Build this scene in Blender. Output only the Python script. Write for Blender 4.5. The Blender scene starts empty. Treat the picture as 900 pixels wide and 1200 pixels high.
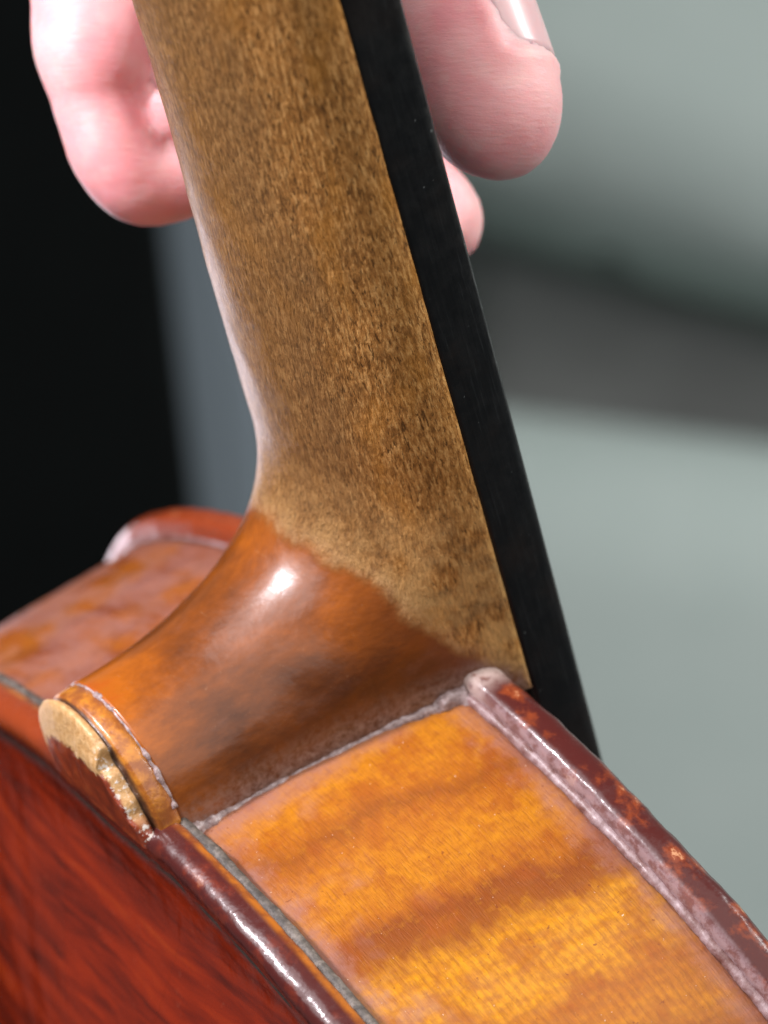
import bpy, bmesh, math, random
import numpy as np
from mathutils import Vector, Matrix, noise
random.seed(7)
S = 0.001                                   # everything is laid out in millimetres
scene = bpy.context.scene
COL = scene.collection

# ------------------------------------------------------------------ camera
cam_d = bpy.data.cameras.new('camera')
cam = bpy.data.objects.new('camera', cam_d)
COL.objects.link(cam)
cam.location = (0, 0, 1.3)
cam.rotation_euler = (math.radians(90), 0, 0)
cam_d.sensor_fit = 'VERTICAL'
cam_d.sensor_height = 24.0
cam_d.lens = 71.13
cam_d.clip_start = 0.01
cam_d.clip_end = 50.0
cam_d.dof.use_dof = True
cam_d.dof.focus_distance = 0.284
cam_d.dof.aperture_fstop = 14.0
scene.camera = cam

# ------------------------------------------------------------------ world, lamps, exposure
world = bpy.data.worlds.new('World')
scene.world = world
world.use_nodes = True
world.node_tree.nodes['Background'].inputs[0].default_value = (0.62, 0.68, 0.72, 1)
world.node_tree.nodes['Background'].inputs[1].default_value = 0.16
scene.view_settings.view_transform = 'Standard'
scene.view_settings.look = 'None'
scene.view_settings.exposure = 0.0
scene.view_settings.gamma = 1.0


def lamp(name, loc, target, size, power, color, shape='DISK'):
    d = bpy.data.lights.new(name, 'AREA')
    d.shape = shape
    d.size = size
    d.energy = power
    d.color = color
    o = bpy.data.objects.new(name, d)
    COL.objects.link(o)
    o.location = loc
    o.rotation_euler = (Vector(target) - Vector(loc)).to_track_quat('-Z', 'Y').to_euler()
    return o


CTR = (0.0, 0.3, 1.3)
lamp('desk_lamp', (-0.33, 0.075, 1.54), CTR, 0.058, 3.0, (1.0, 0.95, 1.0))
lamp('room_lamp', (-0.60, -0.22, 1.76), CTR, 0.95, 6.3, (1.0, 0.95, 0.97))
lamp('fill_right', (0.50, -0.60, 1.85), CTR, 1.9, 13.5, (1.0, 0.97, 0.93))  # added soft fill from the front right, not a real fixture
lamp('window_left', (-0.17, 0.70, 1.27), CTR, 0.12, 0.30, (0.94, 0.88, 1.0), 'SQUARE')
lamp('background_fill', (1.45, 0.35, 2.45), (0.45, 2.1, 1.15), 0.7, 35.0, (0.98, 1.0, 0.98), 'SQUARE')  # unseen lamp added to brighten the panels and the gap behind

# ------------------------------------------------------------------ placing: violin frame and camera frame
RM = Matrix(((0.5617514628725204, -0.223544465735641, -0.7965319615681157),
             (-0.36847149017554015, 0.7944282174552265, -0.4828173238800863),
             (0.740718607089359, 0.5647226568412836, 0.36390145089257553)))
TV = Vector((-28.6622, -28.184, -300.0668))
C2W = Matrix(((1, 0, 0), (0, 0, -1), (0, 1, 0)))
VIOLIN_ROT = (C2W @ RM).to_4x4()
VIOLIN_LOC = C2W @ TV * S + Vector((0, 0, 1.3))


def spot(px, py, depth):
    """A point of the room (mm, relative to the camera stand) from a photo position and a distance."""
    f = 3556.56
    return Vector(((px - 450) / f * depth, depth, (600 - py) / f * depth))


# ------------------------------------------------------------------ node helper
class Mat:
    def __init__(self, name):
        self.m = bpy.data.materials.new(name)
        self.m.use_nodes = True
        self.t = self.m.node_tree
        self.N = self.t.nodes
        self.L = self.t.links
        self.bsdf = self.N['Principled BSDF']
        tc = self.N.new('ShaderNodeTexCoord')
        mp = self.N.new('ShaderNodeVectorMath')
        mp.operation = 'SCALE'
        mp.inputs['Scale'].default_value = 1000.0
        self.L.new(tc.outputs['Object'], mp.inputs[0])
        self.co = mp.outputs[0]
        sp = self.N.new('ShaderNodeSeparateXYZ')
        self.L.new(self.co, sp.inputs[0])
        self.x, self.y, self.z = sp.outputs
        self.uv_ = tc.outputs['UV']

    def put(self, sock, v):
        if v is None:
            return
        if hasattr(v, 'is_output'):
            self.L.new(v, sock)
        else:
            if isinstance(v, (tuple, list)) and len(v) == 3 and sock.type == 'RGBA':
                v = (*v, 1)
            sock.default_value = v

    def uv(self, scale=1000.0):
        mp = self.N.new('ShaderNodeVectorMath')
        mp.operation = 'SCALE'
        mp.inputs['Scale'].default_value = scale
        self.L.new(self.uv_, mp.inputs[0])
        sp = self.N.new('ShaderNodeSeparateXYZ')
        self.L.new(mp.outputs[0], sp.inputs[0])
        return mp.outputs[0], sp.outputs[0], sp.outputs[1]

    def map(self, vec, scale=(1, 1, 1), rot=(0, 0, 0), loc=(0, 0, 0)):
        n = self.N.new('ShaderNodeMapping')
        self.L.new(vec, n.inputs['Vector'])
        n.inputs['Scale'].default_value = scale
        n.inputs['Rotation'].default_value = rot
        n.inputs['Location'].default_value = loc
        return n.outputs[0]

    def noise(self, vec, scale=1.0, detail=3.0, rough=0.55, dist=0.0, col=False):
        n = self.N.new('ShaderNodeTexNoise')
        self.L.new(vec, n.inputs['Vector'])
        n.inputs['Scale'].default_value = scale
        n.inputs['Detail'].default_value = detail
        n.inputs['Roughness'].default_value = rough
        n.inputs['Distortion'].default_value = dist
        return n.outputs['Color'] if col else n.outputs[0]

    def math(self, op, a, b=None, c=None, clamp=False):
        n = self.N.new('ShaderNodeMath')
        n.operation = op
        n.use_clamp = clamp
        self.put(n.inputs[0], a)
        self.put(n.inputs[1], b)
        self.put(n.inputs[2], c)
        return n.outputs[0]

    def step(self, v, a, b, lo=0.0, hi=1.0):
        n = self.N.new('ShaderNodeMapRange')
        n.interpolation_type = 'SMOOTHSTEP'
        self.put(n.inputs['Value'], v)
        n.inputs['From Min'].default_value = a
        n.inputs['From Max'].default_value = b
        n.inputs['To Min'].default_value = lo
        n.inputs['To Max'].default_value = hi
        return n.outputs[0]

    def mix(self, f, a, b, mode='MIX'):
        n = self.N.new('ShaderNodeMix')
        n.data_type = 'RGBA'
        n.blend_type = mode
        self.put(n.inputs[0], f)
        self.put(n.inputs[6], a)
        self.put(n.inputs[7], b)
        return n.outputs[2]

    def ramp(self, v, stops):
        n = self.N.new('ShaderNodeValToRGB')
        self.L.new(v, n.inputs[0])
        e = n.color_ramp.elements
        while len(e) > 1:
            e.remove(e[-1])
        e[0].position = stops[0][0]
        e[0].color = (*stops[0][1], 1)
        for p, c in stops[1:]:
            k = e.new(p)
            k.color = (*c, 1)
        return n.outputs[0]

    def bump(self, h, dist, strength=1.0, prev=None):
        n = self.N.new('ShaderNodeBump')
        n.inputs['Distance'].default_value = dist * S
        n.inputs['Strength'].default_value = strength
        self.L.new(h, n.inputs['Height'])
        if prev is not None:
            self.L.new(prev, n.inputs['Normal'])
        return n.outputs[0]

    def set(self, **kw):
        names = dict(base='Base Color', rough='Roughness', coat='Coat Weight', coat_rough='Coat Roughness',
                     spec='Specular IOR Level', normal='Normal', coat_normal='Coat Normal', sheen='Sheen Weight',
                     sheen_rough='Sheen Roughness', sheen_tint='Sheen Tint', sss='Subsurface Weight',
                     sss_r='Subsurface Radius', sss_s='Subsurface Scale', ior='IOR', coat_ior='Coat IOR')
        for k, v in kw.items():
            self.put(self.bsdf.inputs[names[k]], v)
        return self.m


# ------------------------------------------------------------------ materials
def mat_neck():
    M = Mat('neck_maple_bare_and_varnished')
    y, z, co = M.y, M.z, M.co
    # where the old varnish ends and the hand-worn wood begins
    big = M.noise(co, 0.16, 4, 0.6)
    fine = M.noise(co, 1.1, 4, 0.65)
    e = M.math('MULTIPLY_ADD', z, -1.55, y)
    e = M.math('SUBTRACT', e, 60.6)
    e = M.math('MULTIPLY_ADD', big, 7.0, e)
    e = M.math('MULTIPLY_ADD', fine, 1.3, e)
    e = M.math('SUBTRACT', e, 4.15)
    bare = M.step(e, -2.6, 1.8)
    rim = M.math('MULTIPLY', M.step(e, -1.2, 0.2), M.step(e, 3.5, 0.2))
    # bare wood
    g1 = M.map(co, (2.6, 0.68, 2.6), (0.30, 0, 0.05))
    g2 = M.map(co, (4.4, 1.0, 4.4), (0.30, 0, 0.05), (3, 5, 1))
    n1 = M.noise(g1, 1.0, 5, 0.62, 0.35)
    n2 = M.noise(g2, 1.0, 3, 0.6, 0.5)
    wood = M.ramp(n1, [(0.37, (0.17, 0.068, 0.019)), (0.46, (0.30, 0.126, 0.034)), (0.54, (0.42, 0.192, 0.055)), (0.63, (0.60, 0.315, 0.11))])
    wood = M.mix(0.12, wood, (0.42, 0.20, 0.04))
    wood = M.mix(M.step(n2, 0.435, 0.35, 0, 0.85), wood, (0.075, 0.033, 0.010))
    wood = M.mix(M.math('MULTIPLY', M.step(n2, 0.56, 0.68), 0.5), wood, (0.68, 0.39, 0.14))
    blot = M.noise(M.map(co, (1, .6, 1)), 0.14, 4, 0.6)
    wood = M.mix(M.step(blot, 0.50, 0.72, 0, 0.22), wood, (0.115, 0.062, 0.026), 'MIX')
    orange = M.noise(M.map(co, (1, .45, 1), loc=(9, 2, 4)), 0.22, 3, 0.6)
    wood = M.mix(M.step(orange, 0.50, 0.70, 0, 0.38), wood, (0.44, 0.18, 0.026))
    # grey-brown blotches along the ridge of the neck and at its foot
    ridge = M.math('ADD', M.step(z, -35.5, -31.5), M.math('MULTIPLY', M.math('SUBTRACT', blot, 0.5), 1.2), clamp=True)
    ridge = M.math('MULTIPLY', ridge, 0.55)
    wood = M.mix(ridge, wood, M.mix(n2, (0.09, 0.048, 0.020), (0.21, 0.115, 0.050)))
    foot = M.math('MULTIPLY', M.step(M.noise(co, 0.35, 3, 0.6), 0.45, 0.62), M.step(y, 24, 8))
    wood = M.mix(M.math('MULTIPLY', foot, 0.5), wood, (0.20, 0.115, 0.050))
    foot2 = M.math('MULTIPLY', M.step(M.noise(M.map(co, (1, .6, .6), (0.6, 0, 0)), 0.5, 3, 0.5), 0.62, 0.42), M.step(y, 26, 8))
    wood = M.mix(M.math('MULTIPLY', foot2, 0.5), wood, (0.58, 0.34, 0.13))
    # varnish
    v1 = M.noise(M.map(co, (1, 1, .8), loc=(2, 0, 7)), 0.13, 4, 0.62, 0.4)
    v2 = M.noise(M.map(co, (1.2, 2.0, .5)), 0.9, 4, 0.65)
    vv = M.math('MULTIPLY_ADD', M.math('SUBTRACT', v1, 0.5), 0.5, M.math('MULTIPLY_ADD', v2, 0.16, 0.36))
    vv = M.math('ADD', vv, M.step(z, -14, -5, 0, 0.14))
    # the varnish is thinned bright orange towards the ridge of the heel, thick and brown near the root
    thick = M.math('MULTIPLY_ADD', y, 0.019, vv)
    thick = M.math('SUBTRACT', thick, 0.02)
    var = M.ramp(thick, [(0.38, (0.060, 0.015, 0.003)), (0.52, (0.12, 0.029, 0.002)), (0.64, (0.21, 0.050, 0.0015)), (0.78, (0.38, 0.095, 0.0015)), (0.92, (0.38, 0.068, 0.0015))])
    scuff = M.noise(M.map(co, (.8, 1.2, .8), loc=(0, 4, 1)), 0.28, 4, 0.65)
    var = M.mix(M.step(scuff, 0.56, 0.76, 0, 0.25), var, (0.20, 0.085, 0.055))
    ydark = M.math('MULTIPLY', M.step(e, -9, -1), M.step(z, -22, -30))
    var = M.mix(M.math('MULTIPLY', ydark, 0.55), var, (0.17, 0.043, 0.006))
    # dust by the seams
    dn = M.noise(co, 1.3, 5, 0.7)
    d1 = M.math('MULTIPLY', M.step(y, 3.2, -1.5), M.step(dn, 0.25, 0.75))
    var = M.mix(M.math('MULTIPLY', d1, 0.85), var, (0.30, 0.20, 0.17))
    col = M.mix(bare, var, wood)
    col = M.mix(M.math('MULTIPLY', rim, M.step(fine, 0.30, 0.70, 0, 0.40)), col, (0.50, 0.29, 0.14))
    fl = M.noise(co, 0.55, 2, 0.5)
    hf = M.noise(M.map(co, (3.0, 0.5, 3.0)), 1.2, 4, 0.7)
    nb = M.bump(fl, 0.14)
    nb = M.bump(M.math('MULTIPLY', M.math('ADD', n2, hf), bare), 0.20, 1.0, nb)
    scr = M.noise(M.map(co, (0.35, 5.0, 5.0), (0.9, 0.3, 0.2)), 1.0, 3, 0.6)
    col = M.mix(M.step(scr, 0.66, 0.74, 0, 0.25), col, (0.45, 0.28, 0.15))
    nb = M.bump(v2, 0.035, 1, nb)
    cn = M.bump(M.noise(co, 0.35, 2), 0.06)
    cn = M.bump(M.noise(co, 2.6, 3, 0.6), 0.012, 1, cn)
    rough = 0.48
    coat = M.math('SUBTRACT', 0.78, M.math('MULTIPLY', bare, 0.60))
    crough = M.math('MULTIPLY_ADD', bare, 0.06, M.step(scuff, 0.4, 0.66, 0.17, 0.27))
    return M.set(base=col, rough=rough, coat=coat, coat_rough=crough, normal=nb, coat_normal=cn, spec=M.math('MULTIPLY_ADD', bare, -0.10, 0.22))


def mat_rib():
    M = Mat('amber_flamed_rib_varnish')
    uv, s, t = M.uv(1000.0)                 # s along the rib, t from the back (0) to the top (30)
    co = M.co
    warp = M.noise(uv, 0.10, 3, 0.5)
    q = M.math('MULTIPLY_ADD', t, -0.19, s)
    q = M.math('MULTIPLY_ADD', M.math('SUBTRACT', warp, 0.5), 9.0, q)
    q = M.math('MULTIPLY_ADD', M.math('SUBTRACT', M.noise(M.map(uv, (.5, 2.2, 1)), 0.6, 4, 0.6), 0.5), 3.4, q)
    q = M.math('MULTIPLY', q, 1 / 80)
    am, am2, br, db, og = (0.43, 0.145, 0.0015), (0.55, 0.22, 0.002), (0.23, 0.058, 0.002), (0.19, 0.040, 0.002), (0.35, 0.100, 0.002)
    k = lambda v: v / 80
    col = M.ramp(q, [(k(3), og), (k(9), am), (k(13), am), (k(16.5), og), (k(18.8), br), (k(21), og), (k(24), am), (k(27), am),
                     (k(30), og), (k(32), db), (k(34.5), br), (k(37), am2), (k(43), am2), (k(46), og), (k(50), am), (k(55), br), (k(60), am), (k(66), db), (k(72), am), (k(79), br)])
    streak = M.noise(M.map(uv, (0.55, 3.6, 1)), 1.0, 4, 0.65)
    col = M.mix(M.step(streak, 0.52, 0.34, 0, 0.45), col, (0.20, 0.052, 0.003))
    mott = M.noise(M.map(uv, (1.3, 0.8, 1), (0, 0, 0.4)), 0.75, 5, 0.68)
    col = M.mix(M.step(mott, 0.44, 0.68, 0, 0.45), col, (0.24, 0.058, 0.002))
    col = M.mix(M.step(mott, 0.50, 0.28, 0, 0.22), col, (0.56, 0.24, 0.004))
    cloud = M.noise(uv, 0.20, 4, 0.62)
    col = M.mix(M.step(cloud, 0.50, 0.66, 0, 0.6), col, (0.26, 0.055, 0.002))
    # fine ripple of the flame further along the rib
    rip = M.math('SINE', M.math('MULTIPLY_ADD', M.noise(uv, 0.22, 3, 0.5), 9.0, M.math('MULTIPLY', M.math('MULTIPLY_ADD', t, -0.30, s), 4.0)))
    grid = M.math('SINE', M.math('MULTIPLY_ADD', M.noise(uv, 0.4, 3), 6.0, M.math('MULTIPLY', t, 7.0)))
    far = M.step(q, k(32.5), k(37))
    col = M.mix(M.math('MULTIPLY', M.step(rip, 0.6, -1.0, 0, 0.45), M.math('MULTIPLY', far, M.step(M.noise(uv, 0.5, 3), 0.35, 0.6))), col, (0.33, 0.10, 0.008))
    col = M.mix(M.math('MULTIPLY', M.step(grid, 0.5, -0.9, 0, 0.28), far), col, (0.22, 0.065, 0.003))
    # pinkish bloom and dust along the seams
    dn = M.noise(uv, 0.30, 4, 0.6)
    nn = M.math('MULTIPLY', M.math('SUBTRACT', dn, 0.5), 9.0)
    e1 = M.step(M.math('ADD', t, nn), 5.0, 0.3)
    e2 = M.step(M.math('ADD', t, nn), 27.0, 32.0)
    e3 = M.step(M.math('MULTIPLY_ADD', nn, 0.5, s), 16.0, 11.5)
    e = M.math('MAXIMUM', M.math('MAXIMUM', e1, e2), e3)
    patch = M.math('MULTIPLY', M.step(M.noise(M.map(uv, loc=(4, 1, 0)), 0.115, 3, 0.6), 0.52, 0.72), M.step(t, 16, 6))
    e = M.math('MAXIMUM', e, M.math('MULTIPLY', patch, 0.8))
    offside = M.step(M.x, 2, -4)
    far_sheen = M.step(M.noise(M.map(uv, (.6, 1.5, 1), (0, 0, 0.5), (3, 8, 0)), 0.12, 3, 0.6), 0.34, 0.62)  # grazing sheen of the far rib, painted into its colour as patches
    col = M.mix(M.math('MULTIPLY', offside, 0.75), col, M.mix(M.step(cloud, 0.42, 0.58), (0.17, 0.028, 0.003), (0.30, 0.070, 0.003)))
    e = M.math('MAXIMUM', e, M.math('MULTIPLY', M.math('MULTIPLY', far_sheen, offside), 0.95))
    fine = M.noise(co, 2.2, 4, 0.7)
    e = M.math('MULTIPLY', e, M.step(fine, 0.25, 0.6, 0.55, 0.9))
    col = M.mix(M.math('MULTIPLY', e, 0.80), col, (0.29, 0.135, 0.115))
    speck = M.noise(co, 3.0, 2, 0.5)
    col = M.mix(M.step(speck, 0.74, 0.79, 0, 0.7), col, (0.7, 0.6, 0.5))
    col = M.mix(M.step(M.noise(M.map(co, loc=(7, 7, 7)), 1.6, 2, 0.5), 0.70, 0.76, 0, 0.7), col, (0.16, 0.03, 0.005))
    nb = M.bump(streak, 0.10)
    nb = M.bump(M.math('MULTIPLY', rip, far), 0.02, 1, nb)
    cn = M.bump(streak, 0.035)
    cn = M.bump(M.noise(co, 0.3, 2), 0.14, 1, cn)
    return M.set(base=col, rough=0.5, coat=0.6, coat_rough=M.math('MULTIPLY_ADD', e, 0.30, 0.20), normal=nb, coat_normal=cn, spec=0.15)


def mat_plate(name, belly=False):
    M = Mat(name)
    co, y, z = M.co, M.y, M.z
    _, d, zz = M.uv(1000.0)                 # d: distance in from the edge, zz: height
    fl = M.noise(M.map(co, (0.05, 0.42, 0.3), (0, 0, 0.30)), 1.0, 3, 0.55, 0.5)
    a = M.ramp(fl, [(0.34, (0.070, 0.005, 0.001)), (0.46, (0.135, 0.009, 0.001)), (0.60, (0.21, 0.015, 0.001)), (0.78, (0.26, 0.026, 0.002))])
    sp = M.noise(co, 0.8, 4, 0.7)
    a = M.mix(M.step(sp, 0.62, 0.78, 0, 0.3), a, (0.28, 0.08, 0.04))
    # the rounded border: dark wine-brown, worn back to orange and pale wood in places
    border = M.math('MULTIPLY', M.step(d, 3.0, 2.0), 1.0)
    wn = M.noise(M.map(co, (1, 1, 1.2)), 0.30, 5, 0.62)
    b = M.mix(M.step(wn, 0.50, 0.68), (0.065, 0.010, 0.008), (0.22, 0.040, 0.010) if belly else (0.13, 0.018, 0.008))
    b = M.mix(M.math('MULTIPLY', M.step(M.x, -5, -15), 0.8), b, (0.30, 0.045, 0.006))
    b = M.mix(M.step(wn, 0.64, 0.70), b, (0.50, 0.24, 0.12) if belly else (0.20, 0.05, 0.02))
    col = M.mix(border, a, b)
    if belly:
        under = M.step(z, -36.1, -35.3)
        nrm = M.mix(M.step(M.noise(co, 0.6, 5, 0.7), 0.40, 0.58), (0.20, 0.10, 0.095), (0.36, 0.25, 0.26))
        under = M.math('MULTIPLY', under, M.step(M.math('MULTIPLY_ADD', M.x, -0.02, z), -34.2, -36.2, 1.0, 1.0))
        near = M.step(M.x, -12, 0, 0.04, 0.80)
        col = M.mix(M.math('MULTIPLY', under, near), col, nrm)
        tip = M.math('MULTIPLY', M.math('MULTIPLY', M.step(M.x, 19.5, 15.5), M.step(M.x, 0, 8)), M.step(M.noise(co, 0.9, 4, 0.7), 0.30, 0.52))
        col = M.mix(M.math('MULTIPLY', tip, 0.9), col, (0.52, 0.40, 0.36))
    else:
        under = M.step(z, -2.55, -3.35)
        col = M.mix(M.math('MULTIPLY', under, 0.9), col, M.mix(M.step(wn, 0.4, 0.6), (0.40, 0.12, 0.01), (0.20, 0.05, 0.01)))
        chan = M.math('MULTIPLY', M.step(d, 3.2, 4.4), M.step(d, 6.6, 5.2))
        col = M.mix(M.math('MULTIPLY', chan, M.step(sp, 0.30, 0.58, 0.0, 0.5)), col, (0.16, 0.075, 0.07))
    nb = M.bump(M.noise(co, 0.4, 3), 0.13)
    nb = M.bump(M.noise(co, 2.2, 3, 0.6), 0.010, 1, nb)
    return M.set(base=col, rough=0.36, coat=0.5 if belly else 0.9, coat_rough=M.step(sp, 0.4, 0.7, 0.15, 0.32), normal=nb, coat_normal=nb, spec=0.2)


def mat_button():
    M = Mat('worn_back_button_varnish')
    co, x, y, z = M.co, M.x, M.y, M.z
    n = M.noise(co, 0.45, 5, 0.65)
    nf = M.noise(co, 1.4, 4, 0.7)
    r = M.math('SQRT', M.math('ADD', M.math('POWER', M.math('ADD', x, 0), 2), M.math('POWER', M.math('MULTIPLY', M.math('MAXIMUM', y, 0), 0.93), 2)))
    red = M.ramp(n, [(0.35, (0.13, 0.014, 0.003)), (0.55, (0.27, 0.035, 0.004)), (0.7, (0.34, 0.065, 0.01))])
    w = M.math('ADD', r, M.math('MULTIPLY', M.math('SUBTRACT', n, 0.5), 6.0))
    w = M.math('ADD', w, M.math('MULTIPLY', y, 0.16))
    _, ua, uq = M.uv(1000.0)
    uq = M.math('MULTIPLY_ADD', M.math('SUBTRACT', n, 0.5), 0.6, uq)
    yy = M.math('MULTIPLY_ADD', M.math('MAXIMUM', M.math('MULTIPLY_ADD', x, -1.0, -3.0), 0.0), 0.5, y)
    yy = M.math('MULTIPLY_ADD', M.math('SUBTRACT', nf, 0.5), 1.6, yy)
    yy = M.math('MULTIPLY_ADD', M.math('SUBTRACT', n, 0.5), 2.0, yy)
    lip = M.math('MULTIPLY', M.step(uq, 0.75, 0.60), M.step(ua, 0.15, 0.45))
    worn = M.math('MAXIMUM', M.step(yy, 6.0, 6.5), lip)
    worn = M.math('MULTIPLY', worn, M.step(z, -1.7, -1.3))
    pale = M.mix(M.step(nf, 0.35, 0.65), (0.52, 0.28, 0.10), (0.66, 0.41, 0.19))
    col = M.mix(worn, red, pale)
    side = M.step(z, -1.3, -1.6)
    og = M.mix(M.step(n, 0.35, 0.62), (0.28, 0.075, 0.008), (0.56, 0.20, 0.012))
    col = M.mix(side, col, og)
    gro_shade = M.math('MULTIPLY', M.step(z, -1.75, -1.60), M.step(z, -1.22, -1.34))
    col = M.mix(M.math('MULTIPLY', gro_shade, 0.9), col, (0.035, 0.012, 0.006))  # shade under the overhanging face, painted dark into the groove
    ch = M.math('MULTIPLY', M.step(nf, 0.54, 0.60), M.math('MULTIPLY', M.step(uq, 0.15, 0.25), M.math('MULTIPLY', M.step(uq, 0.9, 0.6), M.step(ua, 1.15, 0.95))))
    col = M.mix(ch, col, (0.78, 0.70, 0.63))
    nb = M.bump(M.math('MULTIPLY', nf, M.math('ADD', 0.25, worn)), 0.12)
    nb = M.bump(n, 0.15, 1, nb)
    gr = M.noise(M.map(co, (1.2, 0.3, 1.2), (0, 0, 0.5)), 1.6, 4, 0.6)
    col = M.mix(M.math('MULTIPLY', worn, M.step(gr, 0.48, 0.30, 0, 0.4)), col, (0.36, 0.17, 0.06))
    return M.set(base=col, rough=0.45, coat=M.math('MULTIPLY_ADD', worn, -0.65, 0.85), coat_rough=0.22, normal=nb, coat_normal=nb)


def mat_dust():
    M = Mat('seam_glue_and_dust')
    co = M.co
    n = M.noise(co, 1.2, 5, 0.7)
    col = M.ramp(n, [(0.32, (0.13, 0.075, 0.07)), (0.46, (0.28, 0.19, 0.18)), (0.58, (0.42, 0.32, 0.32)), (0.72, (0.64, 0.56, 0.56))])
    nb = M.bump(n, 0.25)
    return M.set(base=col, rough=0.5, coat=0.5, coat_rough=0.25, normal=nb)


def mat_bloom():
    M = Mat('dusty_varnish_bloom')
    n = M.noise(M.co, 0.55, 4, 0.6)
    col = M.ramp(n, [(0.34, (0.13, 0.05, 0.04)), (0.48, (0.22, 0.125, 0.12)), (0.60, (0.31, 0.21, 0.215)), (0.74, (0.42, 0.32, 0.33))])
    nb = M.bump(M.noise(M.co, 0.9, 4, 0.6), 0.16)
    return M.set(base=col, rough=0.5, coat=0.25, coat_rough=0.3, normal=nb)


def mat_grime():
    M = Mat('dark_seam_grime')
    n = M.noise(M.co, 0.9, 5, 0.7)
    col = M.ramp(n, [(0.32, (0.03, 0.024, 0.02)), (0.5, (0.085, 0.070, 0.058)), (0.68, (0.20, 0.165, 0.14))])
    return M.set(base=col, rough=0.55, normal=M.bump(n, 0.2))


def mat_ebony():
    M = Mat('ebony')
    co = M.co
    n = M.noise(M.map(co, (2.5, 0.12, 2.5)), 1.0, 4, 0.65)
    col = M.ramp(n, [(0.35, (0.0035, 0.0038, 0.0042)), (0.60, (0.006, 0.0065, 0.007)), (0.78, (0.018, 0.020, 0.021))])
    spk = M.noise(co, 1.5, 2, 0.5)
    col = M.mix(M.step(spk, 0.74, 0.78, 0, 0.5), col, (0.2, 0.22, 0.22))
    wear = M.math('MULTIPLY', M.step(M.noise(M.map(co, (1, .4, 1)), 0.5, 4, 0.7), 0.48, 0.66), M.step(M.z, -46.6, -47.3))
    col = M.mix(M.math('MULTIPLY', wear, 0.5), col, (0.05, 0.048, 0.045))
    col = M.mix(M.step(M.noise(co, 0.12, 3), 0.5, 0.7, 0, 0.4), col, (0.014, 0.009, 0.007))
    return M.set(base=col, rough=M.step(M.noise(co, 0.4, 4, 0.7), 0.35, 0.65, 0.30, 0.48), spec=0.30, normal=M.bump(n, 0.03))


def mat_purfling():
    M = Mat('purfling')
    n = M.noise(M.co, 1.0, 3, 0.6)
    return M.set(base=M.mix(n, (0.02, 0.01, 0.008), (0.075, 0.05, 0.04)), rough=0.35, coat=0.8, coat_rough=0.2)


def mat_skin():
    M = Mat('skin')
    co = M.co
    n = M.noise(co, 0.09, 3, 0.55)
    n2 = M.noise(co, 0.55, 4, 0.6)
    col = M.mix(M.step(n, 0.35, 0.65), (0.90, 0.50, 0.50), (0.88, 0.39, 0.41))
    col = M.mix(M.step(n2, 0.45, 0.7, 0, 0.25), col, (0.90, 0.62, 0.57))
    r1 = M.noise(M.map(co, (0.5, 1, 2.6), (0.3, 0.5, 0.2)), 0.8, 4, 0.65)
    nb = M.bump(r1, 0.09)
    red = M.noise(M.map(co, loc=(5, 5, 5)), 0.16, 2, 0.5)
    col = M.mix(M.step(red, 0.46, 0.68, 0, 0.35), col, (0.80, 0.25, 0.29))
    nb = M.bump(M.noise(co, 4.0, 2), 0.02, 1, nb)
    return M.set(base=col, rough=0.48, sss=0.75, sss_r=(1.0, 0.30, 0.22), sss_s=0.0035, normal=nb, spec=0.4)


def mat_nail():
    M = Mat('fingernail')
    n = M.noise(M.co, 0.3, 3)
    return M.set(base=M.mix(n, (0.80, 0.42, 0.44), (0.84, 0.52, 0.52)), rough=0.33, sss=0.6, sss_r=(1.0, 0.4, 0.3), sss_s=0.003, coat=0.2, coat_rough=0.25)


def mat_plain(name, c1, c2, rough=0.8, scale=0.02, bump=0.3):
    M = Mat(name)
    n = M.noise(M.co, scale, 4, 0.6)
    f = M.noise(M.co, 0.6, 3, 0.6)
    return M.set(base=M.mix(n, c1, c2), rough=rough, normal=M.bump(f, bump), spec=0.06)


MAT = dict(neck=mat_neck(), rib=mat_rib(), back=mat_plate('red_back_varnish'), belly=mat_plate('belly_edge_varnish', True),
           button=mat_button(), dust=mat_dust(), bloom=mat_bloom(), grime=mat_grime(), ebony=mat_ebony(), purf=mat_purfling(), skin=mat_skin(), nail=mat_nail(),
           wall=mat_plain('pale_grey_green_fabric', (0.34, 0.40, 0.38), (0.40, 0.45, 0.43)),
           slate=mat_plain('slate_grey_fabric', (0.15, 0.18, 0.205), (0.17, 0.20, 0.23)),
           black=mat_plain('black_cloth', (0.0008, 0.0012, 0.0012), (0.002, 0.0028, 0.0028)),
           recess=mat_plain('dark_grey_lining', (0.34, 0.34, 0.33), (0.75, 0.78, 0.75), scale=0.008))


# ------------------------------------------------------------------ object helpers
def link(name, me, mat, parent=None, smooth=True):
    if mat:
        me.materials.append(mat)
    if smooth:
        me.polygons.foreach_set('use_smooth', [True] * len(me.polygons))
    o = bpy.data.objects.new(name, me)
    COL.objects.link(o)
    if parent:
        o.parent = parent
    return o


def mesh_of(name, verts, faces, uvs=None, mat=None, parent=None, smooth=True, fix=True):
    me = bpy.data.meshes.new(name)
    me.from_pydata([tuple(c * S for c in v) for v in verts], [], faces)
    if uvs:
        l = me.uv_layers.new(name='UVMap')
        for lp in me.loops:
            u = uvs[lp.vertex_index]
            l.data[lp.index].uv = (u[0] * S, u[1] * S)
    if fix:
        bm = bmesh.new()
        bm.from_mesh(me)
        bmesh.ops.recalc_face_normals(bm, faces=bm.faces)
        bm.to_mesh(me)
        bm.free()
    me.update()
    return link(name, me, mat, parent, smooth)


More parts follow.
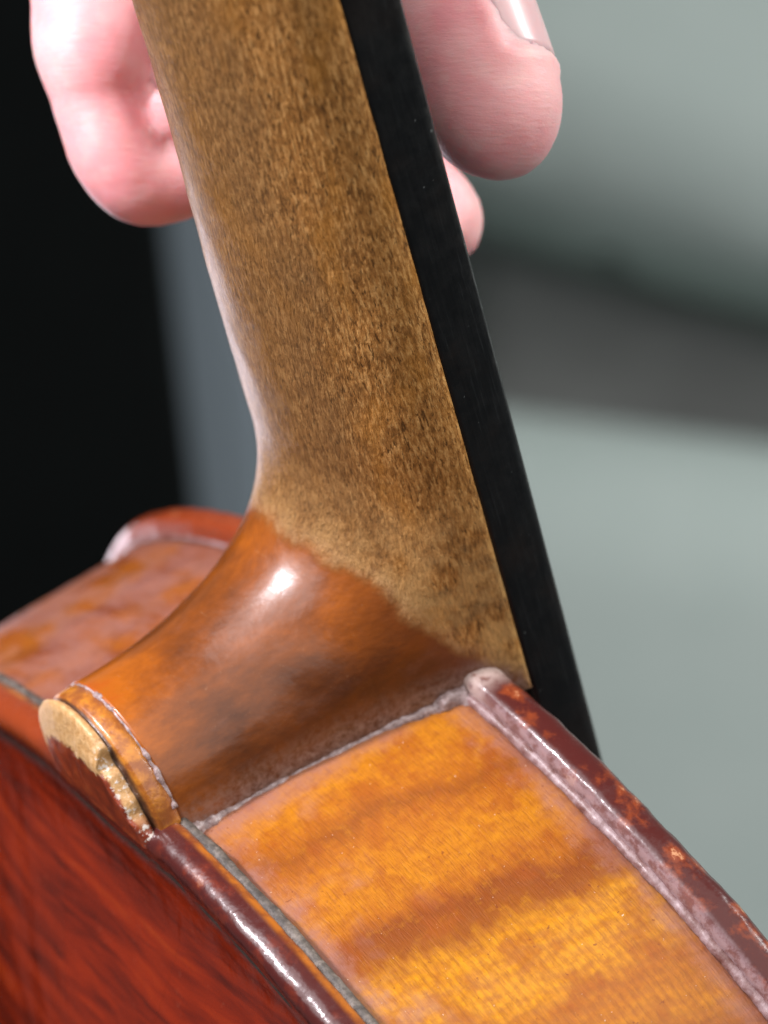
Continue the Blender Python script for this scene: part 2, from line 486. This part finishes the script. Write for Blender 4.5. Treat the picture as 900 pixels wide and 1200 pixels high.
def grid_faces(nu, nv, close_u=False, close_v=False):
    f = []
    for i in range(nu if close_u else nu - 1):
        for j in range(nv if close_v else nv - 1):
            a, b = i * nv + j, ((i + 1) % nu) * nv + j
            c, d = ((i + 1) % nu) * nv + (j + 1) % nv, i * nv + (j + 1) % nv
            f.append((a, b, c, d))
    return f


def catmull(pts, n):
    """n samples per span of a curve through pts (tuples of any length)."""
    out = []
    P = [pts[0]] + list(pts) + [pts[-1]]
    for i in range(1, len(P) - 2):
        for k in range(n):
            t = k / n
            out.append(tuple(0.5 * (2 * b + (c - a) * t + (2 * a - 5 * b + 4 * c - d) * t * t + (3 * b - a - 3 * c + d) * t ** 3)
                             for a, b, c, d in zip(P[i - 1], P[i], P[i + 1], P[i + 2])))
    out.append(tuple(pts[-1]))
    return out


def tag(o, label=None, cat=None, group=None, kind=None):
    if label: o['label'] = label
    if cat: o['category'] = cat
    if group: o['group'] = group
    if kind: o['kind'] = kind
    return o


def sm(a, b, v):
    t = max(0.0, min(1.0, (v - a) / (b - a)))
    return t * t * (3 - 2 * t)


# ------------------------------------------------------------------ the violin
violin = bpy.data.objects.new('violin', None)
COL.objects.link(violin)
violin.empty_display_size = 0.02
violin.matrix_world = Matrix.Translation(VIOLIN_LOC) @ VIOLIN_ROT
tag(violin, 'old amber violin seen from behind, its neck of worn bare wood held in the hand', 'violin')

# outline of the plates, right half (x, y); the shoulder seen in the photo first
UPPER = [(0, 0.0), (8, 0.5), (12, 0.8), (17, 0.2), (24, -1.1), (30, -2.6), (37, -4.9), (43.5, -7.3), (50, -10.2), (55, -12.9), (62, -17.3),
         (70, -24.5), (78, -34.0), (84, -45), (87, -58), (87, -75), (84, -92), (79, -108), (75, -121), (76, -130), (80, -137)]
MID = [(80, -137), (72, -141), (64, -152), (57.5, -170), (55.5, -188), (58.5, -207), (66, -222), (76, -230), (88, -235)]
LOWER = [(88, -235), (88, -244), (94, -256), (101, -272), (104.5, -292), (102, -315), (90, -336), (65, -350), (30, -355.5), (0, -356.5)]


def plate_outline():
    half = catmull(UPPER, 10)[:-1] + catmull(MID, 6)[:-1] + catmull(LOWER, 6)
    left = [(-x, y) for x, y in half[1:-1]][::-1]
    return half + left                      # closed, clockwise


OUT = plate_outline()


def normals(pts):
    n = len(pts)
    res = []
    for i in range(n):
        ax = sum(pts[(i + k) % n][0] - pts[(i - k) % n][0] for k in (1, 2, 3))
        ay = sum(pts[(i + k) % n][1] - pts[(i - k) % n][1] for k in (1, 2, 3))
        l = math.hypot(ax, ay)
        res.append((ay / l, -ax / l))       # inward for a clockwise outline
    return res


NRM = normals(OUT)
PROFILE = [(7.0, -4.0), (2.4, -4.0), (1.1, -3.97), (0.45, -3.75), (0.1, -3.3), (0.0, -2.7), (0.0, -1.9), (0.12, -1.2), (0.45, -0.6), (0.95, -0.18),
           (1.6, -0.06), (2.2, -0.08), (2.9, -0.24), (3.7, -0.48), (4.8, -0.66), (6.2, -0.68), (7.8, -0.50), (10.0, -0.05), (13.0, 0.85)]


def plate(name, z0, sign, mat):
    """Carved plate: rounded overhanging edge, scooped channel, arched middle. sign +1 for the back, -1 for the top."""
    verts, uvs = [], []
    rings = []
    for d, h in PROFILE:
        rings.append([(x + nx * d, y + ny * d, h) for (x, y), (nx, ny) in zip(OUT, NRM)])
    last = rings[-1]
    for k in range(1, 9):
        t = k / 8
        rings.append([(x * (1 - t), y + (max(-300.0, min(-55.0, y)) - y) * t, 0.85 + 13.5 * (1 - (1 - t) ** 2) ** 1.15) for x, y, h in last])
    for ri, r in enumerate(rings):
        d = PROFILE[ri][0] if ri < len(PROFILE) else 13 + (ri - len(PROFILE)) * 8
        for x, y, h in r:
            wob = 0.14 * noise.noise(Vector((x * .35, y * .35, h))) + 0.07 * noise.noise(Vector((x * 1.1, y * 1.1, h)))
            if ri < 2: wob = 0
            verts.append((x, y + wob * 0.5, z0 + sign * (h + wob)))
            uvs.append((d, h))
    n = len(OUT)
    f = []
    for r in range(len(rings) - 1):
        for i in range(n):
            a, b = r * n + i, r * n + (i + 1) % n
            f.append((a, b, b + n, a + n))
    f.append(tuple(range(n)))               # flat inner face
    return mesh_of(name, verts, f, uvs, mat, violin)


back = plate('back_plate', 0.0, 1, MAT['back'])
top = plate('top_plate', -39.2, -1, MAT['belly'])
top['label'] = 'belly seen only as a dark worn rounded edge'


def border_strip(name, d0, d1, z0, hfun, mat, parent, i0, i1, lift=0.03):
    n = len(OUT)
    v, k = [], 0
    for i in range(i0, i1):
        j = i % n
        (x, y), (nx, ny) = OUT[j], NRM[j]
        for d in (d0, (d0 + d1) / 2, d1):
            v.append((x + nx * d, y + ny * d, z0 + hfun(d) + lift + (0.02 if d not in (d0, d1) else -0.05)))
    return mesh_of(name, v, grid_faces(i1 - i0, 3), None, mat, parent, fix=False)


def prof_h(d):
    P = PROFILE[10:]
    for (a, ha), (b, hb) in zip(P, P[1:]):
        if a <= d <= b:
            return ha + (hb - ha) * (d - a) / (b - a)
    return 0


n_out = len(OUT)
for dd in (4.1, 4.75):
    border_strip('purfling', dd, dd + 0.28, 0.0, prof_h, MAT['purf'], back, -170, 170, 0.06)

# ribs: one band of bent maple per bout
RIB_IN = 2.5


def rib(name, i0, i1, label=None):
    v, uv, pts = [], [], []
    n = len(OUT)
    for i in range(i0, i1 + 1):
        j = i % n
        (x, y), (nx, ny) = OUT[j], NRM[j]
        pts.append((x + nx * RIB_IN, y + ny * RIB_IN, nx, ny))
    s = 0
    nt = 16
    px = None
    for x, y, nx, ny in pts:
        if px is None:
            s = abs(x)
        else:
            s += math.hypot(x - px[0], y - px[1])
        px = (x, y)
        for k in range(nt + 1):
            t = k / nt * 31.4
            bulge = 0.22 * noise.noise(Vector((s * .08, t * .08, 3))) + 0.05 * noise.noise(Vector((s * .4, t * .4, 9)))
            v.append((x - nx * bulge, y - ny * bulge, -3.9 - t))
            uv.append((s, t))
    m = len(pts) * (nt + 1)
    f = grid_faces(len(pts), nt + 1)
    for (x, y, nx, ny) in pts:
        for k in range(nt + 1):
            v.append((x + nx * 1.1, y + ny * 1.1, -3.9 - k / nt * 31.4))
    uv += uv[:m]
    f += [(a + m, d + m, c + m, b + m) for a, b, c, d in grid_faces(len(pts), nt + 1)]
    r = nt + 1
    for a in range(len(pts) - 1):
        f.append((a * r, a * r + m, (a + 1) * r + m, (a + 1) * r))
        f.append((a * r + nt, (a + 1) * r + nt, (a + 1) * r + nt + m, a * r + nt + m))
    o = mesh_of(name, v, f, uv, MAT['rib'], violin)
    if label: o['label'] = label
    return o


U = 10 * (len(UPPER) - 1)
Mi = 6 * (len(MID) - 1)
Lo = 6 * (len(LOWER) - 1)
rib('rib', 9, U, 'near amber rib with brown flame bands')
rib('rib', n_out - 9, n_out - U) if False else None


def rib_far(i0, i1):
    """The same band on the other side of the neck, walked outwards from it."""
    global OUT, NRM
    keepO, keepN = OUT, NRM
    OUT = [(-x, y) for x, y in keepO]
    NRM = [(-a, b) for a, b in keepN]
    o = rib('rib', i0, i1, 'far rib, hazy pinkish amber')
    OUT, NRM = keepO, keepN
    return o


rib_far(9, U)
rib('rib', U + 1, U + Mi - 1)
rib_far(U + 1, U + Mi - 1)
rib('rib', U + Mi + 1, U + Mi + Lo)
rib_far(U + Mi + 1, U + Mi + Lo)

# neck and heel in one carved piece
JZ = -41.5                                  # plane of the glue joint to the fingerboard


def half_width(y):
    return 16.9 - 0.036 * max(y, -10)


RIDGE = [(10.9, -3.95), (10.8, -8), (11.3, -14), (12.8, -20), (15.1, -25.2), (18.7, -28.6), (23.0, -30.1), (28, -30.4), (35, -30.4), (45, -30.5), (60, -30.8),
         (80, -30.8), (100, -30.6), (118, -30.4), (132, -29.5)]
BASE_Y0 = -4.0


def build_neck():
    prof = catmull(RIDGE, 8)
    n = len(prof)
    # feet of the rulings: down the root of the heel, then up along the fingerboard joint
    feet = []
    root_len = -3.95 - JZ
    for i, (y, z) in enumerate(prof):
        if y < 24 and i < 8 * 6.5:
            t = i / (8 * 6.5)
            feet.append((BASE_Y0, -3.95 - root_len * t))
        else:
            k = (i - 8 * 6.5) / (n - 1 - 8 * 6.5)
            k = max(0, k)
            yy = BASE_Y0 + (132 - BASE_Y0) * k
            feet.append((yy, JZ))
    # even the feet on the joint out: match y further up the shaft
    for i, (y, z) in enumerate(prof):
        if feet[i][1] == JZ and y > 20:
            w = sm(24, 60, y)
            feet[i] = (feet[i][0] * (1 - w) + y * w, JZ)
    nt = 34
    verts, idx = [], {}
    ps = [Vector(p) for p in prof]

    def dist(p):
        best = 1e9
        for a, b in zip(ps, ps[1:]):
            ab = b - a
            t = max(0, min(1, (p - a).dot(ab) / ab.length_squared))
            best = min(best, (p - a - ab * t).length)
        return best
    rows = []
    for i in range(n):
        P, Q = Vector(prof[i]), Vector(feet[i])
        row = []
        for j in range(nt + 1):
            t = (j / nt) ** 1.9
            c = P.lerp(Q, t)
            d = dist(c) if j else 0.0
            shaft = sm(15, 30, c.x)
            r = 11.0 * (1 - shaft) + 10.6 * shaft
            s = min(1.0, d / r)
            shape = (1 - (1 - s) ** 2.0) ** 0.5
            wz = 10.5 + (half_width(c.x) - 10.5) * max(0, min(1, (c.y + 4) / (JZ + 4))) ** 1.9
            if c.y > JZ:
                pass
            hx = (wz * (1 - shaft) + half_width(c.x) * shaft) * shape
            if t >= 0.999 and feet[i][1] == JZ:
                hx = half_width(c.x)
            row.append((hx, c.x, c.y))
        rows.append(row)
    m = 2 * nt + 1
    for row in rows:
        line = [(-h, y, z) for h, y, z in row[::-1]] + [(h, y, z) for h, y, z in row[1:]]
        for x, y, z in line:
            w = 0.10 * noise.noise(Vector((x * .25, y * .25, z * .25)))
            verts.append((x * (1 + w * 0.08), y + w * 0.5, z + w * (0 if z < JZ + .5 else 1)))
    f = grid_faces(n, m)
    f.append(tuple(range(m)))
    f.append(tuple((n - 1) * m + k for k in range(m))[::-1])
    # close the root and the joint face
    for i in range(n - 1):
        f.append((i * m, (i + 1) * m, (i + 1) * m + m - 1, i * m + m - 1))
    return mesh_of('neck', verts, f, None, MAT['neck'], violin)


neck = build_neck()


def build_fingerboard():
    ys = [-138, -100, -60, -30, -12, -4, 0, 6, 14, 24, 36, 50, 66, 84, 104, 124, 134]
    v = []
    for y in ys:
        w = half_width(y) if y > -10 else 17.26 + (-10 - y) * 0.034
        zt, ze, zc = JZ - 0.05, JZ - 5.95 - 0.003 * y, JZ - 9.2
        sec = [(-w + 4, zt), (w - .5, zt), (w - .12, zt - .1), (w, zt - .5), (w, ze + 1.2), (w - .1, ze + .45), (w - .5, ze)]
        for k in range(1, 10):
            a = 1 - 2 * k / 10
            sec.append(((w - .5) * a, ze + (zc - ze) * (1 - a * a)))
        sec += [(-w + .5, ze), (-w + .1, ze + .45), (-w, ze + 1.2), (-w, zt - .5), (-w + .12, zt - .1), (-w + .5, zt)]
        for x, z in sec:
            v.append((x, y, z))
    m = len(sec)
    f = grid_faces(len(ys), m, False, True)
    f.append(tuple(range(m)))
    f.append(tuple((len(ys) - 1) * m + k for k in range(m))[::-1])
    return mesh_of('fingerboard', v, f, None, MAT['ebony'], violin)


build_fingerboard()

# the button of the back: flush with the back, its face edge worn to pale wood and chipped


def build_button():
    v, uv = [], []
    na = 96
    # (height, inset, how far into the worn facet 0..1)
    levels = [(-3.95, 0.0, 0), (-3.0, 0.02, 0), (-2.1, 0.0, 0), (-1.75, -0.10, .05), (-1.55, -0.5, .1), (-1.40, -0.5, .15), (-1.25, -0.10, .2), (-1.1, 0.14, .3), (-0.85, 0.0, .4),
              (-0.62, -0.16, .5), (-0.40, -0.34, .6), (-0.18, -0.58, .7), (0.0, -0.80, .8), (0.14, -1.0, .9), (0.18, -1.25, 1), (0.2, -1.8, 1.2), (0.2, -2.5, 1.5)]
    for z, off, q in levels:
        for k in range(na + 1):
            a = math.pi * k / na
            y = math.sin(a) * 11.6
            x = math.cos(a) * 10.85
            l = math.hypot(x, y)
            facet = 1.3 + 3.6 * sm(0.25, 0.55, a / math.pi) * (1 - 0.35 * sm(0.8, 1, a / math.pi))
            o_ = off
            if q > .3:
                o_ = off * facet / 1.0 if q <= 1 else -1.25 * facet + (off + 1.25) * 1.6
                o_ += 0.22 * noise.noise(Vector((x * .5, y * .5, 1))) * min(1, q)
            if .08 < q < .22:
                o_ = off * (1 + 2.2 * sm(0.40, 0.10, a / math.pi)) - 0.1
            r = l + o_
            if z > -1.3:
                bite = max(0, 1 - abs(a - 0.80) / 0.13) * 1.5 + max(0, 1 - abs(a - 0.56) / 0.10) * 1.3 + 0.7 * sm(0.45, 0.15, a) + 0.5 * max(0, noise.noise(Vector((a * 9, 0, 4)))) * sm(2.0, 1.2, a)
                r -= bite * 0.55 * sm(0.8, 0.3, q)
            r = max(r, 0.2)
            X_, Y_ = x / l * r, y / l * r
            if .08 < q:
                ov = 0.84 * X_ + 0.54 * Y_ - (9.5 + 0.45 * noise.noise(Vector((a * 7, 0, 2))) + 0.5 * max(0, 1 - abs(a - 1.05) / 0.10) - 0.4 * max(0, 1 - abs(a - 0.86) / 0.10))
                ov += min(q, 1) * 0.5 if q > .22 else 0.25
                if ov > 0:
                    X_ -= 0.84 * ov
                    Y_ -= 0.54 * ov
            zz = z + (0.10 * noise.noise(Vector((x * .4, y * .4, 0))) if q > .5 else 0)
            v.append((X_, Y_ - 0.95, zz + (0.35 * sm(0.0, 6.0, y) if q > .25 else 0)))
            uv.append((a, q))
    m = na + 1
    f = grid_faces(len(levels), m)
    f.append(tuple(range((len(levels) - 1) * m, len(levels) * m)))
    f.append(tuple(range(m))[::-1])
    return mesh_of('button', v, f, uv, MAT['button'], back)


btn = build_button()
btn['label'] = 'rounded button under the heel, red with a chipped pale rim'


# beads of old glue and dust in the seams
def bead(name, path, mat, parent, rough=0.35, seg=9):
    """path: (x, y, z, radius) tuples."""
    P = catmull(path, 14)
    v = []
    for i, p in enumerate(P):
        a = Vector(P[min(i + 1, len(P) - 1)][:3]) - Vector(P[max(i - 1, 0)][:3])
        a.normalize()
        u = a.cross(Vector((0, 0.3, 1))).normalized() if abs(a.z) < 0.9 else a.cross(Vector((0, 1, 0))).normalized()
        w = a.cross(u)
        for k in range(seg):
            t = 2 * math.pi * k / seg
            d = u * math.cos(t) + w * math.sin(t)
            q = Vector(p[:3]) + d * p[3]
            r = p[3] * (1 + rough * 1.6 * noise.noise(q * 0.9) + rough * noise.noise(q * 2.3))
            v.append(tuple(Vector(p[:3]) + d * r))
    f = grid_faces(len(P), seg, False, True)
    f.append(tuple(range(seg)))
    f.append(tuple(range((len(P) - 1) * seg, len(P) * seg))[::-1])
    return mesh_of(name, v, f, None, mat, parent)


for sx in (1, -1):
    path = []
    for z, r in ((-2.9, 0.5), (-3.8, 1.1), (-5.6, 1.2), (-8, 0.62), (-11, 0.40), (-14, 0.5), (-18, 0.36), (-21, 0.52), (-25, 0.38), (-28, 0.6), (-32, 0.95), (-35.2, 1.4)):
        wz = 10.5 + (half_width(-2.5) - 10.5) * max(0, min(1, (z + 4) / (JZ + 4))) ** 1.9
        path.append((sx * (wz - .15), -1.95, z, r))
    g = bead('glue_seam', path, MAT['dust'], violin, 0.30, 16)
    g['label'] = 'pale crust of glue and dust between heel and rib'


path = []
for k in range(1, 12):
    a = math.pi * k / 12
    path.append((math.cos(a) * 10.75, math.sin(a) * 11.55 - 0.95, -3.95, 0.16 + 0.12 * abs(math.sin(k * 2.3))))
bead('glue_seam', path, MAT['dust'], back, 0.5, 8)


def seam(dz, d, r, mat, i0, i1, flip=1):
    path = []
    for i in range(i0, i1, 3):
        (x, y), (nx, ny) = OUT[i], NRM[i]
        path.append((flip * (x + nx * d), y + ny * d, dz, r * (1 + 0.3 * noise.noise(Vector((x * .4, y * .4, dz))))))
    return bead('seam_dirt', path, mat, violin, 0.08, 12)


for fl in (1, -1):
    seam(-35.1, 2.3, 0.62 if fl > 0 else 0.25, MAT['bloom'], 22, 110, fl)
    seam(-4.15, 0.8, 0.62, MAT['grime'], 16, 120, fl)

# ------------------------------------------------------------------ the hand
def hand_part(chain):
    """Rounded tapering limb through (point, radius) stations as overlapping spheres and cones, to be fused."""
    out = []
    P = catmull([(*p, r) for p, r in chain], 6)
    return P


def px(u, v, depth, r):
    return (tuple(spot(u, v, depth)), r)


CHAINS = [
    # thumb, right of the fingerboard
    [px(380, -420, 325, 14), px(430, -260, 312, 10.5), px(478, -110, 300, 8.2), px(505, -60, 298, 7.4), px(530, -5, 296, 7.0), px(560, 72, 294, 7.3), px(574, 118, 293, 7.1), px(580, 134, 293, 6.4)],
    # forefinger, left, bending round behind the neck
    [px(60, -420, 340, 12), px(80, -240, 325, 9.5), px(108, -70, 318, 7.8), px(118, -5, 314, 7.3), px(116, 42, 312, 6.8), px(113, 78, 311, 5.6), px(111, 102, 311, 4.75), px(114, 125, 311, 4.6), px(134, 178, 311, 4.85), px(170, 214, 312, 4.5), px(222, 206, 314, 4.1), px(262, 175, 316, 3.6)],
    # middle finger, its tip in the crook of the forefinger
    [px(150, -440, 350, 11), px(190, -220, 345, 9), px(260, -40, 338, 7.5), px(285, 60, 330, 7), px(244, 112, 316, 5.4), px(208, 130, 313, 4.7)],
    # ring finger, its tip showing right of the fingerboard
    [px(260, -440, 350, 11), px(300, -200, 350, 9), px(340, 0, 345, 7.5), px(410, 120, 335, 6), px(480, 210, 325, 4.6), px(522, 252, 319, 3.9), px(527, 268, 318, 3.6)],
    # little finger, hidden behind the neck
    [px(330, -440, 355, 11), px(400, -260, 360, 9), px(420, -80, 358, 7), px(440, 40, 350, 5.5), px(450, 100, 343, 4.6)],
    # palm and wrist
    [px(60, -420, 340, 14), px(150, -470, 348, 17), px(260, -500, 352, 18), px(360, -470, 345, 16), px(380, -420, 330, 14)],
    [px(200, -480, 350, 18), px(180, -620, 352, 19), px(160, -800, 352, 19), px(140, -1000, 350, 20)],
    [px(280, -480, 350, 18), px(300, -620, 352, 19), px(290, -800, 352, 19), px(270, -1000, 350, 20)],
]


def nail_spec(a, b, t, out, length, arc, rad):
    axis = (b - a).normalized()
    out = Vector(out)
    return (a.lerp(b, t), axis, (out - axis * out.dot(axis)).normalized(), length, arc, rad)


NAIL_SPECS = [nail_spec(spot(535, 10, 296), spot(577, 122, 293), 0.16, (1.0, -0.50, 0.45), 14.0, 1.55, 7.55),
              nail_spec(spot(244, 112, 316), spot(208, 130, 313), 0.85, (-0.2, -1.0, 0.15), 7.0, 1.5, 4.85)]
NAILS = [n_[:5] for n_ in NAIL_SPECS]


def build_hand():
    """One continuous skin: rounded tapering segments blended in a distance field, then meshed."""
    h = 0.85
    allp = [(*p, r) for ch in CHAINS for p, r in ch]
    lo = np.array([min(p[k] - p[3] for p in allp) for k in range(3)]) - 3 * h
    hi = np.array([max(p[k] + p[3] for p in allp) for k in range(3)]) + 3 * h
    n = np.ceil((hi - lo) / h).astype(int) + 1
    ax = [lo[k] + h * np.arange(n[k]) for k in range(3)]
    field = np.full(n, 9.0, np.float32)
    for ci, ch in enumerate(CHAINS):
        P = catmull([(*p, r) for p, r in ch], 4)
        sub = np.full(n, 9.0, np.float32)
        for a, b in zip(P, P[1:]):
            A_, B_ = np.array(a[:3]), np.array(b[:3])
            R_ = max(a[3], b[3]) + 5
            i0 = np.maximum(((np.minimum(A_, B_) - R_ - lo) / h).astype(int), 0)
            i1 = np.minimum(((np.maximum(A_, B_) + R_ - lo) / h).astype(int) + 2, n)
            X = ax[0][i0[0]:i1[0], None, None]
            Y = ax[1][None, i0[1]:i1[1], None]
            Z = ax[2][None, None, i0[2]:i1[2]]
            d = B_ - A_
            t = np.clip(((X - A_[0]) * d[0] + (Y - A_[1]) * d[1] + (Z - A_[2]) * d[2]) / (d @ d), 0, 1)
            dist = np.sqrt((X - A_[0] - t * d[0]) ** 2 + (Y - A_[1] - t * d[1]) ** 2 + (Z - A_[2] - t * d[2]) ** 2) - (a[3] + (b[3] - a[3]) * t)
            sl = tuple(slice(i0[k], i1[k]) for k in range(3))
            sub[sl] = np.minimum(sub[sl], dist)
        k = 0.7 if ci < 5 else 5.0
        hh = np.maximum(k - np.abs(field - sub), 0) / k
        field = np.minimum(field, sub) - hh * hh * k * 0.25
    ins = field < 0
    # surface nets
    c = np.zeros(n - 1, np.int8)
    for dx in (0, 1):
        for dy in (0, 1):
            for dz in (0, 1):
                c += ins[dx:n[0] - 1 + dx, dy:n[1] - 1 + dy, dz:n[2] - 1 + dz]
    cell = (c > 0) & (c < 8)
    ids = -np.ones(cell.shape, np.int64)
    I = np.argwhere(cell)
    ids[cell] = np.arange(len(I))
    acc = np.zeros((len(I), 3))
    cnt = np.zeros((len(I), 1))
    cor = [(x, y, z) for x in (0, 1) for y in (0, 1) for z in (0, 1)]
    for p in cor:
        for q in cor:
            if sum(abs(a - b) for a, b in zip(p, q)) == 1 and p < q:
                fa = field[I[:, 0] + p[0], I[:, 1] + p[1], I[:, 2] + p[2]]
                fb = field[I[:, 0] + q[0], I[:, 1] + q[1], I[:, 2] + q[2]]
                m = (fa < 0) != (fb < 0)
                t = np.where(m, fa / np.where(m, fa - fb, 1), 0)[:, None]
                acc += m[:, None] * (np.array(p) + t * (np.array(q) - np.array(p)))
                cnt += m[:, None]
    V = lo + h * (I + acc / cnt)
    F = []
    for k in range(3):
        e = [0, 0, 0]
        e[k] = 1
        a = ins[:n[0] - e[0], :n[1] - e[1], :n[2] - e[2]]
        b = ins[e[0]:, e[1]:, e[2]:]
        E = np.argwhere(a != b)
        o1, o2 = [(1, 2), (2, 0), (0, 1)][k]
        u = np.zeros(3, int); u[o1] = 1
        w = np.zeros(3, int); w[o2] = 1
        g = lambda q: ids[q[:, 0], q[:, 1], q[:, 2]]
        quad = np.stack([g(E), g(E - u), g(E - u - w), g(E - w)], 1)
        flip = a[E[:, 0], E[:, 1], E[:, 2]]
        quad[~flip] = quad[~flip][:, ::-1]
        F.append(quad)
    F = np.concatenate(F)
    me = bpy.data.meshes.new('hand')
    me.from_pydata(V.tolist(), [], F.tolist())
    me.update()
    o = bpy.data.objects.new('tmp', me)
    COL.objects.link(o)
    s_ = o.modifiers.new('s', 'SMOOTH')
    s_.iterations = 3
    s_.factor = 0.5
    dg = bpy.context.evaluated_depsgraph_get()
    me2 = bpy.data.meshes.new_from_object(o.evaluated_get(dg))
    bpy.data.objects.remove(o)
    def bed(c):
        k = 0.0
        for cn, axis, out, length, arc in NAILS:
            d = c - cn
            if d.length > length:
                continue
            s_ = d.dot(axis)
            w_ = d - axis * s_
            if w_.length < 0.5:
                continue
            ang = math.acos(max(-1, min(1, w_.normalized().dot(out))))
            q = max((abs(s_) - length / 2), (ang - arc / 2) * w_.length)      # mm outside the nail's outline
            k += -0.50 * sm(0.3, -0.6, q) + 0.28 * math.exp(-((q - 0.9) / 0.7) ** 2)
        return k
    cos = [v.co.copy() for v in me2.vertices]
    nrm = [v.normal.copy() for v in me2.vertices]
    flat = []
    for c, nn in zip(cos, nrm):
        b = noise.noise(c * 0.12) * 0.35 + noise.noise(c * 0.45) * 0.07
        flat += list((c + nn * (b + bed(c))) * S)
    me2.vertices.foreach_set('co', flat)
    me2.update()
    me2.name = 'hand'
    me2.materials.clear()
    return link('hand', me2, MAT['skin'])


hand = build_hand()
hand.location = (0, 0, 1.3)
tag(hand, 'pink bare hand with bent fingers gripping the violin neck at the top', 'hand')


def nail(name, c, axis, out, length, radius, arc, parent):
    """A curved nail plate lying on a finger: axis along the finger to its tip, out the way it faces."""
    axis = Vector(axis).normalized()
    out = (Vector(out) - axis * Vector(out).dot(axis)).normalized()
    side = axis.cross(out)
    v = []
    nu, nv = 14, 15
    for th in (0.0, -0.8):
        for i in range(nu):
            t = i / (nu - 1)
            s = (t - 0.5) * length
            taper = 1 - 0.35 * max(0, (t - 0.72) / 0.28) ** 2 - 0.25 * max(0, (0.18 - t) / 0.18) ** 2
            for j in range(nv):
                a = (j / (nv - 1) - 0.5) * arc * taper
                r = radius + th - 0.25 * t ** 2.4
                edge = abs(j / (nv - 1) - 0.5) * 2
                r -= 0.25 * edge ** 6
                v.append(tuple(Vector(c) + axis * s + (out * math.cos(a) + side * math.sin(a)) * r))
    m = nu * nv
    f = grid_faces(nu, nv) + [(a + m, d + m, cc + m, b + m) for a, b, cc, d in grid_faces(nu, nv)]
    edge = [j for j in range(nv)] + [i * nv + nv - 1 for i in range(1, nu)] + [(nu - 1) * nv + j for j in range(nv - 2, -1, -1)] + [i * nv for i in range(nu - 2, 0, -1)]
    for a, b in zip(edge, edge[1:] + edge[:1]):
        f.append((a, b, b + m, a + m))
    return mesh_of(name, v, f, None, MAT['nail'], parent)


for cn, axis, out, length, arc, rad in NAIL_SPECS:
    nail('fingernail', cn, axis, out, length, rad, arc, hand)

# ------------------------------------------------------------------ blurred surroundings
def slab(name, pts, depth, thick, mat, bevel=20, seg=6):
    """A thick rounded panel; pts are corners in photo positions at the given distance."""
    bm = bmesh.new()
    a = [bm.verts.new(spot(u, v, depth)) for u, v in pts]
    f = bm.faces.new(a)
    r = bmesh.ops.extrude_face_region(bm, geom=[f])
    vs = [g for g in r['geom'] if isinstance(g, bmesh.types.BMVert)]
    for v in vs:
        v.co.y += thick
    bmesh.ops.recalc_face_normals(bm, faces=bm.faces)
    bmesh.ops.bevel(bm, geom=list(bm.edges), offset=bevel, segments=seg, profile=0.5, affect='EDGES')
    for v in bm.verts:
        v.co = v.co * S
    me = bpy.data.meshes.new(name)
    bm.to_mesh(me)
    bm.free()
    o = link(name, me, mat)
    o.location = (0, 0, 1.3)
    return o


wall = mesh_of('wall', [(-4500, 2250, -1600), (4500, 2250, -1600), (4500, 2250, 3000), (-4500, 2250, 3000)], [(0, 1, 2, 3)], None, MAT['recess'], None, False)
wall.location = (0, 0, 1.3)
tag(wall, kind='structure')
o = slab('upholstered_panel', [(230, -900), (2300, -900), (2300, 560), (900, 350), (560, 235), (230, 150)], 1800, 290, MAT['wall'], 108, 10)
tag(o, 'pale grey-green padded panel out of focus behind the thumb, above the dark gap', 'cushion')
o = slab('upholstered_panel', [(230, 425), (2300, 690), (2300, 2600), (230, 2600)], 1730, 360, MAT['wall'], 108, 10)
tag(o, 'pale grey-green padded panel out of focus right of the fingerboard, below the dark gap', 'cushion')
o = slab('slate_panel', [(120, -900), (300, -900), (330, 2600), (280, 2600), (160, 500)], 1500, 40, MAT['slate'], 6, 3)
tag(o, 'slate grey upright strip out of focus between the black backdrop and the neck', 'panel')
o = slab('black_panel', [(-2600, -900), (150, -900), (180, 200), (262, 900), (300, 2600), (-2600, 2600)], 1350, 50, MAT['black'], 8, 3)
tag(o, 'black out of focus backdrop filling the left behind the forefinger', 'backdrop')
